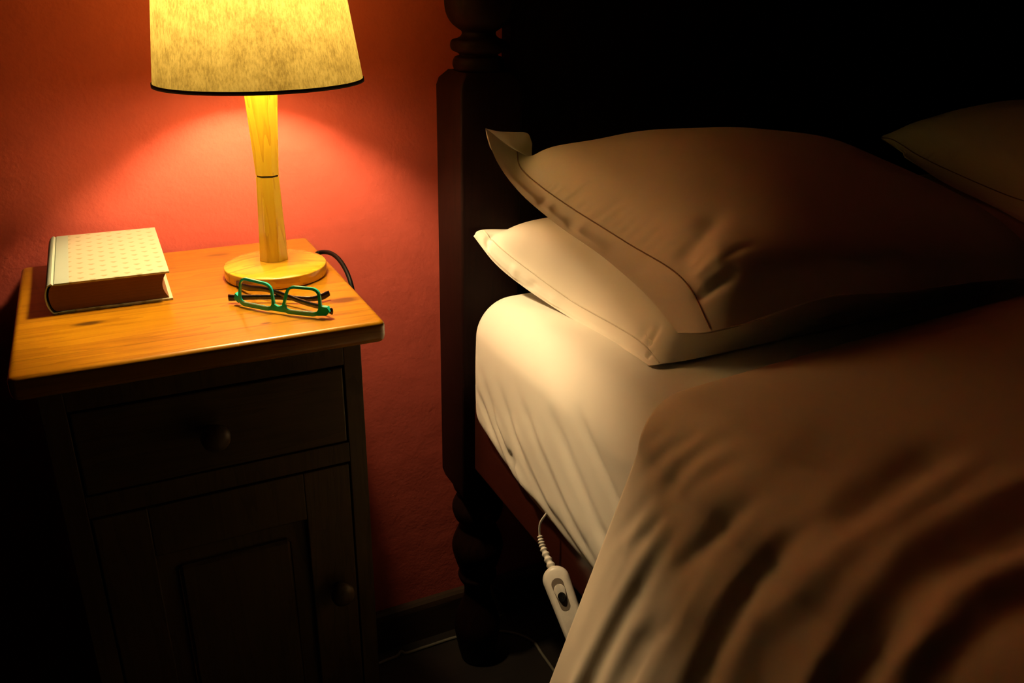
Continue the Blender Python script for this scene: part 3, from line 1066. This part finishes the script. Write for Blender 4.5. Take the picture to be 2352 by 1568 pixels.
def capsule(hw, L_, n=24):
    pts_ = []
    for i in range(n + 1):
        a = PI / 2 + PI * i / n
        pts_.append((hw + hw * math.cos(a), hw * math.sin(a)))
    for i in range(n + 1):
        a = -PI / 2 + PI * i / n
        pts_.append((L_ - hw * 0.8 + hw * 0.8 * math.cos(a), hw * 0.8 * math.sin(a)))
    return pts_


def cpt(a, w_, n_):
    return tuple(c0 + CA * a + CW * w_ + CN * n_)


b = bmesh.new()
rings = []
for ins, nn in ((0.007, -0.010), (0.003, -0.009), (0.0006, -0.005), (0.0, 0.0), (0.0007, 0.004), (0.003, 0.0072), (0.0065, 0.0086)):
    rings.append([cpt(a + ins * (1 - 2 * a / 0.125), w_ * (1 - ins / 0.019), nn) for a, w_ in capsule(0.019, 0.125)])
add_rings(b, rings)
body = obj('casing', b, M_WHITEPL, ctl, autos=50)
b = bmesh.new()
add_rings(b, [[cpt(0.018 + a, w_, nn) for a, w_ in capsule(0.0085, 0.045)] for nn in (0.0080, 0.0089)])
obj('slider_recess', b, M_GREYPL, body, autos=50)
b = bmesh.new()
add_rings(b, [[cpt(0.0265 + a, w_ * q_, nn) for a, w_ in capsule(0.0078, 0.022)] for q_, nn in ((1, 0.0085), (1, 0.0105), (0.7, 0.0115))])
obj('slider', b, M_WHITEPL, body, autos=50)
b = bmesh.new()
add_rings(b, [[cpt(0.038 + a, w_ * q_, nn) for a, w_ in capsule(0.0055, 0.013)] for q_, nn in ((1, 0.0090), (1, 0.0125), (0.6, 0.0135))])
obj('slider_button', b, M_BLACKPL, body, autos=50)
b = bmesh.new()
pA = Vector((0.597, -0.4195, 0.5270))
pB = c0 + CA * 0.004
for i in range(19):
    pass
tube(b, [tuple(pA), tuple(pA * 0.6 + pB * 0.4 + Vector((0, 0.004, -0.002))), tuple(pB)], lambda t: 0.0034 + 0.0022 * t + 0.0009 * math.sin(t * 2 * PI * 8), 14, 120)
obj('strain_relief', b, M_WHITEPL, ctl)
b = bmesh.new()
tube(b, [(0.640, -0.425, 0.585), (0.615, -0.424, 0.575), (0.603, -0.421, 0.560), (0.598, -0.4175, 0.545), tuple(pA)], 0.0017, 8, 50)
obj('cord', b, M_WHITEPL, ctl)

# cord on the floor
b = bmesh.new()
tube(b, [(0.40, -0.040, 0.0032), (0.470, -0.026, 0.0032), (0.500, -0.024, 0.0032), (0.512, -0.019, 0.007), (0.522, -0.024, 0.0032), (0.565, -0.024, 0.0032), (0.642, -0.026, 0.0032), (0.72, -0.048, 0.0032),
         (0.765, -0.096, 0.0032), (0.768, -0.154, 0.0032), (0.77, -0.30, 0.0032), (0.79, -0.50, 0.0032)], 0.003, 8, 140)
fc = obj('floor_cord', b, M_CORD, origin=(0.47, -0.026, 0))
tag(fc, 'thin pale cord lying on the dark floor along the baseboard', 'cord')
